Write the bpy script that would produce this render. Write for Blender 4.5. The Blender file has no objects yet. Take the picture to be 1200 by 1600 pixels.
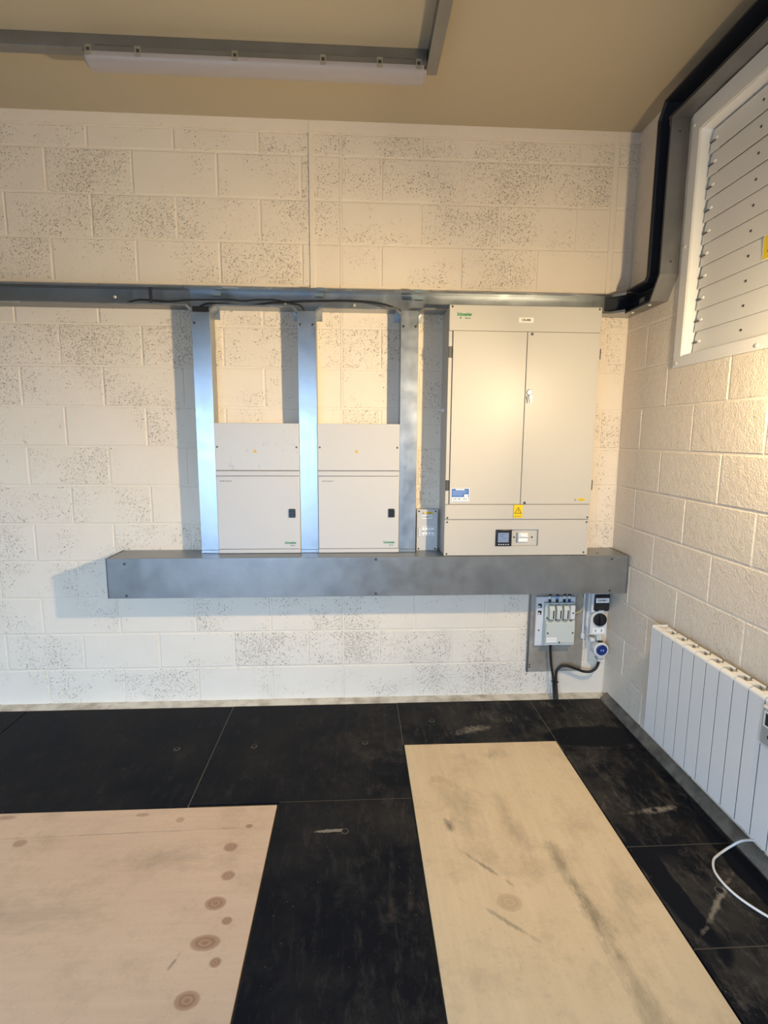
import bpy, bmesh, math, random
from mathutils import Vector, Matrix
random.seed(7)
scene = bpy.context.scene
COL = scene.collection

# ------------------------------------------------------------------ camera
F_PX = 809.617
CAM = Vector((-1.59013, -3.07998, 1.63784))
YAW, PITCH, ROLL = 0.05392, 0.143623, 0.0059245
cy, sy = math.cos(YAW), math.sin(YAW)
fwd = Vector((sy*math.cos(PITCH), cy*math.cos(PITCH), -math.sin(PITCH)))
rgt = Vector((cy, -sy, 0)); up = rgt.cross(fwd)
r2 = rgt*math.cos(ROLL) + up*math.sin(ROLL)
u2 = up*math.cos(ROLL) - rgt*math.sin(ROLL)
cam_data = bpy.data.cameras.new('camera')
cam_data.sensor_fit = 'VERTICAL'; cam_data.sensor_height = 36.0
cam_data.lens = F_PX/1600*36.0
cam_data.clip_start = 0.05
cam = bpy.data.objects.new('camera', cam_data); COL.objects.link(cam)
cam.matrix_world = Matrix(((r2.x, u2.x, -fwd.x, CAM.x), (r2.y, u2.y, -fwd.y, CAM.y), (r2.z, u2.z, -fwd.z, CAM.z), (0, 0, 0, 1)))
scene.camera = cam

# ------------------------------------------------------------------ light
world = bpy.data.worlds.new('sky'); scene.world = world; world.use_nodes = True
bg = world.node_tree.nodes['Background']
bg.inputs['Color'].default_value = (0.48, 0.70, 1.0, 1)      # overcast daylight outside the doorway
bg.inputs['Strength'].default_value = 23.5

# warm LED work light standing just right of the camera's view
def work_or_fill(aim, watts, spread=180):
    wl = bpy.data.lights.new('work_or_fill_light', 'AREA'); wl.shape = 'DISK'; wl.size = 0.09
    wl.energy = watts; wl.color = (1.0, 0.77, 0.45); wl.spread = math.radians(spread)
    wlo = bpy.data.objects.new('work_or_fill_light', wl); COL.objects.link(wlo)
    wlo.location = (-0.25, -1.70, 1.97)
    wlo.rotation_euler = Vector(aim).to_track_quat('-Z', 'Y').to_euler()
work_or_fill((-0.52, 0.80, -0.32), 29)
work_or_fill((-0.91, 0.41, -0.10), 18, 100)  # added fill beam without a lamp of its own, brightens left wall

# daylight portal in the doorway behind the camera (guides sampling of the sky)
pl = bpy.data.lights.new('door_portal', 'AREA'); pl.shape = 'RECTANGLE'; pl.size = 2.6; pl.size_y = 2.1
pl.cycles.is_portal = True
plo = bpy.data.objects.new('door_portal', pl); COL.objects.link(plo)
plo.location = (-3.15, -5.19, 1.05); plo.rotation_euler = Vector((0, 1, 0)).to_track_quat('-Z', 'Z').to_euler()

vs = scene.view_settings
scene.display_settings.display_device = 'sRGB'
vs.view_transform = 'Standard'; vs.look = 'None'; vs.gamma = 1; vs.use_curve_mapping = False
vs.exposure = 0.0

# ------------------------------------------------------------------ mesh helpers
def V2(axis, p, t):
    a, b = p
    return {'x': (t, a, b), 'y': (a, t, b), 'z': (a, b, t)}[axis]

def box(bm, x0, x1, y0, y1, z0, z1, bev=0, seg=1):
    x0, x1 = sorted((x0, x1)); y0, y1 = sorted((y0, y1)); z0, z1 = sorted((z0, z1))
    vs_ = [bm.verts.new((x, y, z)) for x in (x0, x1) for y in (y0, y1) for z in (z0, z1)]
    idx = [(0, 1, 3, 2), (4, 6, 7, 5), (0, 4, 5, 1), (2, 3, 7, 6), (0, 2, 6, 4), (1, 5, 7, 3)]
    fs = [bm.faces.new([vs_[i] for i in f]) for f in idx]
    if bev:
        es = list({e for f in fs for e in f.edges})
        bmesh.ops.bevel(bm, geom=es, offset=bev, segments=seg, profile=0.5, affect='EDGES')

def prism(bm, poly, axis, a, b):
    va = [bm.verts.new(V2(axis, p, a)) for p in poly]
    vb = [bm.verts.new(V2(axis, p, b)) for p in poly]
    n = len(poly)
    fs = [bm.faces.new(va), bm.faces.new(vb[::-1])]
    for i in range(n):
        j = (i+1) % n
        fs.append(bm.faces.new((va[i], vb[i], vb[j], va[j])))
    bmesh.ops.recalc_face_normals(bm, faces=fs)

def ring(bm, outer, inner, axis, a, b):
    """rectangular plate (u0,u1,v0,v1) with a rectangular hole"""
    def rc(r): return [(r[0], r[2]), (r[1], r[2]), (r[1], r[3]), (r[0], r[3])]
    o, i = rc(outer), rc(inner)
    oa = [bm.verts.new(V2(axis, p, a)) for p in o]; ob = [bm.verts.new(V2(axis, p, b)) for p in o]
    ia = [bm.verts.new(V2(axis, p, a)) for p in i]; ib = [bm.verts.new(V2(axis, p, b)) for p in i]
    fs = []
    for k in range(4):
        j = (k+1) % 4
        fs += [bm.faces.new((oa[k], oa[j], ia[j], ia[k])), bm.faces.new((ob[k], ib[k], ib[j], ob[j])),
               bm.faces.new((oa[k], ob[k], ob[j], oa[j])), bm.faces.new((ia[k], ia[j], ib[j], ib[k]))]
    bmesh.ops.recalc_face_normals(bm, faces=fs)

def cyl(bm, c, r, axis, a, b, n=18, r1=None):
    r1 = r if r1 is None else r1
    pa = [(c[0]+r*math.cos(2*math.pi*k/n), c[1]+r*math.sin(2*math.pi*k/n)) for k in range(n)]
    pb = [(c[0]+r1*math.cos(2*math.pi*k/n), c[1]+r1*math.sin(2*math.pi*k/n)) for k in range(n)]
    va = [bm.verts.new(V2(axis, p, a)) for p in pa]; vb = [bm.verts.new(V2(axis, p, b)) for p in pb]
    fs = [bm.faces.new(va), bm.faces.new(vb[::-1])]
    for i in range(n):
        j = (i+1) % n
        fs.append(bm.faces.new((va[i], vb[i], vb[j], va[j])))
    bmesh.ops.recalc_face_normals(bm, faces=fs)

def lathe(bm, c, prof, axis='y', n=28):
    """prof: list of (radius, position along axis); closed at both ends"""
    rings = []
    for r, t in prof:
        rings.append([bm.verts.new(V2(axis, (c[0]+r*math.cos(2*math.pi*k/n), c[1]+r*math.sin(2*math.pi*k/n)), t)) for k in range(n)])
    fs = [bm.faces.new(rings[0]), bm.faces.new(rings[-1][::-1])]
    for q in range(len(rings)-1):
        for k in range(n):
            j = (k+1) % n
            fs.append(bm.faces.new((rings[q][k], rings[q+1][k], rings[q+1][j], rings[q][j])))
    bmesh.ops.recalc_face_normals(bm, faces=fs)

def catmull(pts, sub=8):
    P = [Vector(p) for p in pts]; P = [2*P[0]-P[1]] + P + [2*P[-1]-P[-2]]
    out = []
    for i in range(1, len(P)-2):
        for s in range(sub):
            t = s/sub; a, b, c, d = P[i-1], P[i], P[i+1], P[i+2]
            out.append(0.5*((2*b)+(c-a)*t+(2*a-5*b+4*c-d)*t*t+(3*b-a-3*c+d)*t**3))
    out.append(P[-2]); return out

def tube(bm, pts, r, n=10, sub=8):
    C = catmull(pts, sub); up_ = Vector((0.13, 0.21, 0.97)); rings = []
    for i, c in enumerate(C):
        t = (C[min(i+1, len(C)-1)] - C[max(i-1, 0)]).normalized()
        s = t.cross(up_)
        if s.length < 1e-3: s = t.orthogonal()
        s.normalize(); up_ = s.cross(t).normalized()
        rings.append([bm.verts.new(c + r*(math.cos(2*math.pi*k/n)*s + math.sin(2*math.pi*k/n)*up_)) for k in range(n)])
    fs = [bm.faces.new(rings[0]), bm.faces.new(rings[-1][::-1])]
    for q in range(len(rings)-1):
        for k in range(n):
            j = (k+1) % n
            fs.append(bm.faces.new((rings[q][k], rings[q+1][k], rings[q+1][j], rings[q][j])))
    bmesh.ops.recalc_face_normals(bm, faces=fs)

def origin(o):
    return Vector(o.get('base', (0, 0, 0))) if o else Vector((0, 0, 0))

def mesh_of(name, bm, mat, smooth=21):
    me = bpy.data.meshes.new(name); bm.to_mesh(me); bm.free()
    if mat: me.materials.append(mat)
    if smooth:
        for p in me.polygons: p.use_smooth = True
        me.set_sharp_from_angle(angle=math.radians(smooth))
    return me

def new_bm(): return bmesh.new()

BASE = {}
def thing(name, label, cat, loc, group=None):
    o = bpy.data.objects.new(name, None); COL.objects.link(o)
    o.location = loc; o.empty_display_size = 0.05
    o['label'] = label; o['category'] = cat
    if group: o['group'] = group
    BASE[o.name] = Vector(loc)
    return o

def part(name, bm, mat, parent, label=None, kind=None, smooth=21):
    """mesh given in world coordinates, stored relative to its thing's base"""
    b = BASE.get(parent.name, Vector((0, 0, 0)))
    bm.transform(Matrix.Translation(-b))
    o = bpy.data.objects.new(name, mesh_of(name, bm, mat, smooth)); COL.objects.link(o)
    o.parent = parent; BASE[o.name] = b
    if label: o['label'] = label
    if kind: o['kind'] = kind
    return o

def pbox(name, mat, parent, x0, x1, y0, y1, z0, z1, bev=0, seg=1, label=None):
    bm = new_bm(); box(bm, x0, x1, y0, y1, z0, z1, bev, seg)
    return part(name, bm, mat, parent, label)

def place(name, me, loc, parent, rot=(0, 0, 0), label=None):
    """a repeat that shares mesh data; loc in world coordinates"""
    o = bpy.data.objects.new(name, me); COL.objects.link(o)
    b = BASE.get(parent.name, Vector((0, 0, 0)))
    o.parent = parent; o.location = Vector(loc) - b; o.rotation_euler = rot
    BASE[o.name] = Vector(loc)
    if label: o['label'] = label
    return o

def structure(name, bm, mat, parent=None):
    o = bpy.data.objects.new(name, mesh_of(name, bm, mat)); COL.objects.link(o)
    BASE[o.name] = Vector((0, 0, 0))
    if parent: o.parent = parent
    else: o['kind'] = 'structure'
    return o

FACE_BACK = (math.pi/2, 0, 0)                    # text on the back wall, read from the room
FACE_RIGHT = (math.pi/2, 0, -math.pi/2)          # text on the right wall
def text(name, body, size, loc, mat, parent, rot=FACE_BACK, align='CENTER', ext=0.0003, bold=0.0, stretch=1.0):
    cu = bpy.data.curves.new(name, 'FONT'); cu.body = body; cu.size = size
    cu.align_x = align; cu.align_y = 'CENTER'; cu.extrude = ext; cu.offset = bold; cu.resolution_u = 3
    tmp = bpy.data.objects.new(name+'_tmp', cu); COL.objects.link(tmp)
    dg = bpy.context.evaluated_depsgraph_get()
    me = bpy.data.meshes.new_from_object(tmp.evaluated_get(dg))
    bpy.data.objects.remove(tmp); bpy.data.curves.remove(cu)
    me.name = name; me.materials.clear(); me.materials.append(mat)
    if stretch != 1.0: me.transform(Matrix.Diagonal((stretch, 1, 1, 1)))
    return place(name, me, loc, parent, rot)

# ------------------------------------------------------------------ materials
class Mat:
    def __init__(s, name, base=(0.8, 0.8, 0.8), rough=0.5, metal=0.0, spec=0.5):
        s.m = bpy.data.materials.new(name); s.m.use_nodes = True
        s.nt = s.m.node_tree; s.b = s.nt.nodes['Principled BSDF']
        s.set('Base Color', (*base, 1)); s.set('Roughness', rough); s.set('Metallic', metal); s.set('Specular IOR Level', spec)
    def set(s, k, v):
        if isinstance(v, bpy.types.NodeSocket): s.nt.links.new(v, s.b.inputs[k])
        else: s.b.inputs[k].default_value = v
    def n(s, typ, **kw):
        nd = s.nt.nodes.new(typ)
        for k, v in kw.items():
            if k.startswith('i_'):
                key = k[2:]; key = int(key) if key.isdigit() else key.replace('_', ' ')
                if isinstance(v, bpy.types.NodeSocket): s.nt.links.new(v, nd.inputs[key])
                else: nd.inputs[key].default_value = v
            else: setattr(nd, k, v)
        return nd
    def pos(s): return s.n('ShaderNodeNewGeometry').outputs['Position']
    def scaled(s, vec, sc):
        return s.n('ShaderNodeVectorMath', operation='MULTIPLY', i_0=vec, i_1=sc).outputs[0]
    def noise(s, vec, scale, detail=2.0, rough=0.5):
        return s.n('ShaderNodeTexNoise', i_Vector=vec, i_Scale=scale, i_Detail=detail, i_Roughness=rough).outputs['Fac']
    def ramp(s, fac, lo, hi, a=0.0, b=1.0):
        return s.n('ShaderNodeMapRange', i_0=fac, i_1=lo, i_2=hi, i_3=a, i_4=b).outputs[0]
    def math(s, op, a, b=0.0):
        return s.n('ShaderNodeMath', operation=op, i_0=a, i_1=b).outputs[0]
    def mix(s, fac, a, b):
        nd = s.n('ShaderNodeMix', data_type='RGBA')
        for k, v in ((0, fac), (6, a), (7, b)):
            if isinstance(v, bpy.types.NodeSocket): s.nt.links.new(v, nd.inputs[k])
            else: nd.inputs[k].default_value = v if k == 0 else (*v, 1)
        return nd.outputs[2]
    def bump(s, h, strength=0.3, dist=0.002):
        nd = s.n('ShaderNodeBump', i_Height=h, i_Strength=strength, i_Distance=dist)
        s.nt.links.new(nd.outputs[0], s.b.inputs['Normal'])
    def blob(s, pos, c, r, ang=0.0, wob=0.0, wobn=None):
        """elliptical mask 1 at the centre, 0 at the rim, on the floor plane"""
        sub = s.n('ShaderNodeVectorMath', operation='SUBTRACT', i_0=pos, i_1=(c[0], c[1], 0)).outputs[0]
        if ang: sub = s.n('ShaderNodeVectorRotate', rotation_type='Z_AXIS', i_Vector=sub, i_Angle=-ang).outputs[0]
        sc = s.n('ShaderNodeVectorMath', operation='MULTIPLY', i_0=sub, i_1=(1/r[0], 1/r[1], 0)).outputs[0]
        d = s.n('ShaderNodeVectorMath', operation='LENGTH', i_0=sc).outputs['Value']
        if wobn is not None: d = s.math('ADD', d, s.math('MULTIPLY', s.math('SUBTRACT', wobn, 0.5), wob))
        return s.math('SUBTRACT', 1.0, d)

def simple(name, base, rough=0.5, metal=0.0, spec=0.5):
    return Mat(name, base, rough, metal, spec).m

def painted_block(name, base, pits=1.0, rugged=0.25):
    M = Mat(name, base, 0.62, 0, 0.35); p = M.pos()
    rnd = M.n('ShaderNodeObjectInfo').outputs['Random']
    warp = M.n('ShaderNodeTexNoise', i_Vector=p, i_Scale=70.0, i_Detail=3.0).outputs['Color']
    pw = M.n('ShaderNodeVectorMath', operation='ADD', i_0=p, i_1=M.scaled(warp, (.014, .014, .014))).outputs[0]
    dens = M.math('ADD', M.ramp(M.noise(p, 3.4, 4, 0.65), 0.42, 0.68, 0.0, 0.33), M.ramp(rnd, 0.15, 1.0, -0.11, 0.10))
    pit = None
    for sc_, lo, k_ in ((125.0, 0.28, 1.0), (260.0, 0.32, 0.9)):
        vor = M.n('ShaderNodeTexVoronoi', i_Vector=pw, i_Scale=sc_, feature='F1')
        cellr = M.n('ShaderNodeSeparateColor', i_0=vor.outputs['Color']).outputs[0]
        has = M.ramp(M.math('SUBTRACT', M.math('MULTIPLY', dens, pits*k_), cellr), -0.02, 0.08)
        q_ = M.math('MULTIPLY', has, M.ramp(vor.outputs['Distance'], lo, lo+0.22, 1.0, 0.0))
        pit = q_ if pit is None else M.math('MAXIMUM', pit, q_)
    tint = M.ramp(M.noise(p, 6.0, 3), 0.3, 0.7)
    c = M.mix(tint, tuple(v*0.965 for v in base), base)
    c = M.mix(M.math('MULTIPLY', pit, 0.62), c, (0.18, 0.135, 0.09))
    M.set('Base Color', c)
    h = M.math('ADD', M.math('MULTIPLY', M.noise(p, 120.0, 4, 0.65), rugged), M.math('MULTIPLY', M.noise(p, 28.0, 3), rugged*0.9))
    M.bump(M.math('SUBTRACT', h, M.math('MULTIPLY', pit, 0.9)), 0.8, 0.004)
    return M.m

PAINT = (0.80, 0.705, 0.59)
m_block = painted_block('painted_blockwork_back', PAINT, 1.0, 0.30)
m_block_r = painted_block('painted_blockwork_right', PAINT, 0.25, 2.2)
m_mortar = painted_block('painted_mortar', PAINT, 0.1, 0.30)

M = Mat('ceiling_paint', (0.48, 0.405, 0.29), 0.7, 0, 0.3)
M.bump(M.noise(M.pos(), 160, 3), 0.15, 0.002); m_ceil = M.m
m_wallplain = simple('wall_paint_plain', (0.66, 0.60, 0.50), 0.7)
m_conc = simple('forecourt_asphalt', (0.10, 0.10, 0.10), 0.9)

M = Mat('screed', (0.40, 0.34, 0.26), 0.85); p = M.pos()
M.set('Base Color', M.mix(M.ramp(M.noise(p, 14, 4), 0.35, 0.7), (0.50, 0.43, 0.33), (0.27, 0.22, 0.17)))
M.bump(M.noise(p, 60, 4), 0.5, 0.004); m_screed = M.m
m_floor = simple('floor_slab', (0.10, 0.095, 0.085), 0.85)
M = Mat('dirty_fillet', (0.3, 0.25, 0.2), 0.85); p = M.pos()
M.set('Base Color', M.mix(M.ramp(M.noise(p, 16, 4), 0.35, 0.7), (0.20, 0.17, 0.135), (0.085, 0.070, 0.055)))
M.bump(M.noise(p, 60, 4), 0.5, 0.004); m_fillet = M.m
M = Mat('painted_screed_edge', (0.6, 0.54, 0.44), 0.8); p = M.pos()
M.set('Base Color', M.mix(M.ramp(M.noise(p, 12, 4), 0.4, 0.75), (0.66, 0.60, 0.50), (0.34, 0.28, 0.20)))
M.bump(M.noise(p, 60, 4), 0.5, 0.004); m_edge = M.m

def galv(name, base, rough, var=0.12, metal=1.0):
    M = Mat(name, base, rough, metal); p = M.pos()
    n1 = M.noise(p, 9.0, 4, 0.6); n2 = M.noise(M.scaled(p, (60, 60, 4)), 1.0, 2)
    c = M.mix(M.ramp(n1, 0.3, 0.7), tuple(v*(1-var) for v in base), tuple(min(1, v*(1+var*0.5)) for v in base))
    M.set('Base Color', c)
    M.set('Roughness', M.math('ADD', M.ramp(n1, 0.3, 0.75, rough-0.06, rough+0.07), M.math('MULTIPLY', n2, 0.05)))
    M.bump(M.noise(p, 5.0, 1), 0.05, 0.01)
    return M.m
m_galv = galv('galvanised_steel', (0.42, 0.45, 0.48), 0.36)
m_galv2 = galv('galvanised_lid', (0.44, 0.475, 0.52), 0.33)
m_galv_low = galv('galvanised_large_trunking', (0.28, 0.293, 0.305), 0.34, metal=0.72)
m_lip_shine = galv('galvanised_edge_highlight', (0.82, 0.83, 0.84), 0.22)  # brighter base paints the highlight on the trunking lips
m_galv_dark = galv('galvanised_riser', (0.33, 0.335, 0.34), 0.45)
m_inner = simple('trunking_inside_dark', (0.020, 0.024, 0.036), 0.5)  # near-black puts the shade inside open trunking into the colour; also the bracket
m_zinc = simple('zinc_clip', (0.36, 0.46, 0.52), 0.4, 0.9)
m_screw = simple('screw_steel', (0.10, 0.10, 0.10), 0.4, 0.8)
m_screw_l = simple('screw_light', (0.75, 0.72, 0.68), 0.35, 0.4)
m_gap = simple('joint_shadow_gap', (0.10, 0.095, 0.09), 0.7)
m_rust = None

M = Mat('galvanised_backplate', (0.40, 0.37, 0.33), 0.5, 0.35); p = M.pos()
M.set('Base Color', M.mix(M.ramp(M.noise(p, 9, 4), 0.35, 0.7), (0.44, 0.395, 0.335), (0.31, 0.27, 0.22))); m_plate = M.m

def enamel(name, base, rough=0.32):
    M = Mat(name, base, rough, 0, 0.32)
    return M.m
m_enamel = enamel('cream_enamel', (0.515, 0.487, 0.445), 0.38)
m_enamel_w = enamel('white_enamel', (0.535, 0.527, 0.53), 0.4)
M = Mat('smudged_enamel', (0.70, 0.68, 0.66), 0.4); p = M.pos()
M.set('Base Color', M.mix(M.ramp(M.noise(p, 26, 3, 0.6), 0.60, 0.72), (0.53, 0.522, 0.52), (0.41, 0.41, 0.42))); m_smudge = M.m
m_rad = enamel('radiator_white', (0.68, 0.675, 0.67), 0.35)
m_louver = enamel('louvre_white', (0.72, 0.70, 0.67), 0.42)
m_louver_in = enamel('louvre_reveal_white', (0.86, 0.85, 0.83), 0.5)
m_black = simple('black_plastic', (0.012, 0.012, 0.014), 0.35)
m_rubber = simple('black_cable', (0.010, 0.010, 0.012), 0.5)
m_grey = enamel('light_grey_plastic', (0.56, 0.58, 0.54), 0.5)
m_greyd = simple('mid_grey_plastic', (0.30, 0.32, 0.31), 0.5)
m_greyw = enamel('pale_grey_plastic', (0.66, 0.66, 0.66), 0.4)
m_white = simple('white_label', (0.85, 0.85, 0.85), 0.5)
m_green = simple('logo_green', (0.004, 0.21, 0.07), 0.5)
m_ink = simple('label_ink', (0.05, 0.05, 0.055), 0.5)
m_yellow = simple('warning_yellow', (0.78, 0.56, 0.01), 0.45)
m_amber = simple('small_amber_label', (0.70, 0.42, 0.05), 0.45)
m_blue = simple('sticker_blue', (0.06, 0.15, 0.42), 0.45)
m_blue_l = simple('sticker_blue_light', (0.20, 0.34, 0.66), 0.45)
m_navy = simple('plug_blue', (0.008, 0.022, 0.16), 0.4)
m_lcd = simple('meter_screen', (0.22, 0.28, 0.42), 0.25)
m_chrome = simple('chrome', (0.85, 0.84, 0.82), 0.18, 1.0)
m_earth = simple('earth_wire_yellow_green', (0.52, 0.50, 0.22), 0.5)
m_wcable = simple('white_flex', (0.82, 0.78, 0.74), 0.45)
M = Mat('opal_diffuser', (0.44, 0.40, 0.41), 0.28, 0, 0.5)
M.set('Transmission Weight', 0.15); m_opal = M.m
m_clear = Mat('clear_cover', (0.9, 0.92, 0.93), 0.08); m_clear.set('Transmission Weight', 0.85); m_clear.set('IOR', 1.3); m_clear = m_clear.m

# black phenolic floor panels: dusty, scuffed
M = Mat('black_floor_board', (0.015, 0.016, 0.019), 0.5, 0, 0.12); p = M.pos()
rnd = M.n('ShaderNodeObjectInfo').outputs['Random']
dust = M.ramp(M.noise(p, 2.3, 5, 0.65), 0.42, 0.70)
rub = M.ramp(M.noise(M.scaled(p, (9, 2.2, 1)), 3.0, 6, 0.75), 0.52, 0.70)
scr = M.ramp(M.noise(M.n('ShaderNodeVectorRotate', rotation_type='Z_AXIS', i_Vector=M.scaled(p, (1, 1, 0)), i_Angle=0.6).outputs[0], 5.0, 8, 0.8), 0.54, 0.70)
speck = M.ramp(M.noise(p, 95, 2, 0.5), 0.73, 0.78)
right = M.ramp(M.n('ShaderNodeSeparateXYZ', i_0=p).outputs[0], -1.9, -0.4, 0.22, 1.0)
patch_n = M.noise(p, 9.0, 3); scn = M.noise(p, 24.0, 5, 0.7)
wet = M.ramp(M.blob(p, (-0.27, -0.475), (0.30, 0.105), 0.0, 0.35, patch_n), 0.0, 0.10)  # mask of blacker, smoother floor patches with the dust tint left out
wet = M.math('MAXIMUM', wet, M.ramp(M.blob(p, (-0.445, -1.42), (0.055, 0.30), 0.10, 0.9, patch_n), 0.0, 0.15))
wet = M.math('MAXIMUM', wet, M.ramp(M.blob(p, (-0.10, -1.36), (0.05, 0.30), 0.0, 0.7, patch_n), 0.0, 0.15))
clean = M.math('SUBTRACT', 1.0, wet)
amt = M.math('MULTIPLY', M.math('ADD', M.math('MULTIPLY', dust, 0.34), M.math('ADD', M.math('MULTIPLY', rub, 0.34), M.math('MULTIPLY', scr, 0.34))), right)
c = M.mix(M.math('MULTIPLY', amt, clean), (0.009, 0.010, 0.0135), (0.20, 0.17, 0.13))
# two dusty scuffs on the panels under the radiator
sc1 = M.math('MAXIMUM', M.ramp(M.blob(p, (-0.31, -1.52), (0.16, 0.012), 0.70, 3.0, scn), 0.0, 0.8), M.ramp(M.blob(p, (-0.255, -1.05), (0.13, 0.02), 0.15, 3.0, scn), 0.0, 0.9))
sc1 = M.math('MAXIMUM', sc1, M.ramp(M.blob(p, (-0.93, -0.38), (0.13, 0.035), 0.25, 3.2, scn), 0.0, 1.2))
sc1 = M.math('MAXIMUM', sc1, M.ramp(M.blob(p, (-1.70, -1.11), (0.07, 0.010), 0.05, 2.2, scn), 0.0, 0.25))
c = M.mix(M.math('MULTIPLY', sc1, 0.45), c, (0.50, 0.43, 0.33))
c = M.mix(M.math('MULTIPLY', speck, 0.5), c, (0.35, 0.32, 0.28))
M.set('Base Color', c)
M.set('Roughness', M.math('ADD', M.ramp(M.math('ADD', dust, rub), 0, 1.2, 0.44, 0.62), M.math('MULTIPLY', wet, -0.12)))  # the blacker patches are also smoother
M.bump(M.noise(p, 220, 3), 0.12, 0.001); M.set('IOR', 1.28); m_panel = M.m
m_panel_edge = simple('panel_joint_dust', (0.10, 0.088, 0.07), 0.9)

def ply(name, ca, cb, knots, stains, grain_axis):
    M = Mat(name, ca, 0.62, 0, 0.3); p = M.pos()
    gs = (3.0, 42.0, 1) if grain_axis == 'x' else (42.0, 3.0, 1)
    wn = M.noise(p, 12, 3); sn = M.noise(M.scaled(p, (1.0, 2.2, 1) if grain_axis == 'x' else (2.2, 1.0, 1)), 9.0, 6, 0.7)
    g = M.noise(M.scaled(p, gs), 1.0, 4, 0.6)
    broad = M.noise(M.scaled(p, (1.0, 4.0, 1) if grain_axis == 'x' else (4.0, 1.0, 1)), 1.6, 4, 0.6)
    f = M.math('ADD', M.math('MULTIPLY', M.ramp(g, 0.3, 0.7), 0.45), M.math('MULTIPLY', M.ramp(broad, 0.3, 0.7), 0.55))
    c = M.mix(f, cb, ca)
    c = M.mix(M.math('MULTIPLY', M.ramp(M.noise(p, 5.0, 7, 0.72), 0.50, 0.72), 0.40), c, (0.33, 0.24, 0.155))
    c = M.mix(M.math('MULTIPLY', M.ramp(M.noise(p, 60, 4, 0.7), 0.58, 0.76), 0.30), c, (0.30, 0.22, 0.15))
    for (x, y, rx, ry, s) in knots:
        b = M.blob(p, (x, y), (rx, ry), 0.0, 0.30, wn)
        rings = M.n('ShaderNodeMath', operation='SINE', i_0=M.math('MULTIPLY', b, 16.0)).outputs[0]
        k = M.math('MULTIPLY', M.ramp(b, 0.0, 0.25), M.math('ADD', 0.75, M.math('MULTIPLY', rings, 0.14)))
        c = M.mix(M.math('MULTIPLY', k, s), c, (0.24, 0.105, 0.05))
    for (x, y, rx, ry, ang, s) in stains:
        b = M.blob(p, (x, y), (rx, ry), ang, 3.0, sn)
        c = M.mix(M.math('MULTIPLY', M.ramp(b, 0.0, 0.9), s), c, (0.13, 0.105, 0.075))
    M.set('Base Color', c); M.bump(g, 0.12, 0.001)
    return M.m
m_ply1 = ply('plywood_pinkish', (0.70, 0.50, 0.35), (0.60, 0.42, 0.285),
    [(-2.523, -.98, .032, .012, .55), (-2.098, -1.179, .030, .026, .75), (-2.074, -1.318, .028, .024, .75), (-2.09, -1.434, .040, .030, .85),
     (-2.033, -1.504, .020, .017, .8), (-2.086, -1.58, .052, .030, .85), (-2.035, -1.646, .020, .018, .85), (-2.087, -1.755, .040, .030, .85),
     (-2.952, -1.121, .030, .022, .6), (-2.046, -1.068, .016, .012, .8), (-2.35, -1.018, .020, .018, .5), (-3.099, -.971, .045, .014, .5),
     (-2.46, -1.95, .03, .024, .7)],
    [(-2.55, -1.085, .60, .006, 0.02, .35), (-2.35, -1.22, .28, .07, 0.1, .28), (-2.165, -1.636, .008, .035, -.4, .7), (-2.75, -1.45, .40, .10, 0.0, .20)], 'x')
m_ply2 = ply('plywood_yellowish', (0.80, 0.61, 0.385), (0.68, 0.51, 0.315),
    [(-1.048, -1.479, .050, .038, .38), (-1.20, -.80, .04, .03, .2)],
    [(-.80, -1.33, .035, .17, 0.10, .50), (-.765, -1.55, .04, .16, 0.12, .48), (-1.20, -1.10, .022, .055, 0.25, .85), (-1.10, -1.32, .010, .12, 0.75, .55),
     (-1.07, -1.56, .010, .12, 0.85, .5), (-.93, -1.12, .05, .25, .12, .30), (-1.13, -1.0, .09, .26, .1, .26), (-.62, -1.45, .06, .18, -.2, .25),
     (-.88, -.62, .08, .05, 0, .30), (-.74, -1.85, .05, .3, .12, .40)], 'y')

# ------------------------------------------------------------------ setting
CEIL = 3.323
XL, YF = -5.25, -5.2
bm = new_bm(); box(bm, XL-.2, 0.2, YF-.2, 0.2, -0.15, -0.012); floor = structure('floor', bm, m_floor)
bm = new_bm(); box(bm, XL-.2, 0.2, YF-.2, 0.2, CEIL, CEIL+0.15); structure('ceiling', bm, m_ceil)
bm = new_bm(); box(bm, XL, 0.2, 0.003, 0.2, -0.012, CEIL); wall_back = structure('wall_back', bm, m_mortar)
# right wall with the louvre opening
LY0, LY1, LZ0, LZ1 = -1.75, -0.548, 2.036, 3.052
bm = new_bm(); ring(bm, (YF, 0.003, -0.012, CEIL), (LY0, LY1, LZ0, LZ1), 'x', 0.003, 0.2); wall_right = structure('wall_right', bm, m_mortar)
bm = new_bm(); box(bm, XL-.2, XL, YF, 0.2, -0.012, CEIL); structure('wall_left', bm, m_wallplain)
# front wall behind the camera with the open doorway that lets the daylight in
DX0, DX1, DZ1 = -4.45, -1.85, 2.10
bm = new_bm()
prism(bm, [(XL-.2, -.012), (DX0, -.012), (DX0, DZ1), (DX1, DZ1), (DX1, -.012), (0.2, -.012), (0.2, CEIL), (XL-.2, CEIL)], 'y', YF-.2, YF)
structure('wall_front', bm, m_wallplain)
bm = new_bm(); box(bm, -16, 8, -22, YF-.2, -0.25, -0.15); structure('ground', bm, m_conc)
bm = new_bm(); box(bm, -16, 8, -16.2, -16, -0.15, 1.6); structure('wall_sky_block', bm, m_conc)  # unseen wall added outside to cut off the low sky

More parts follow.
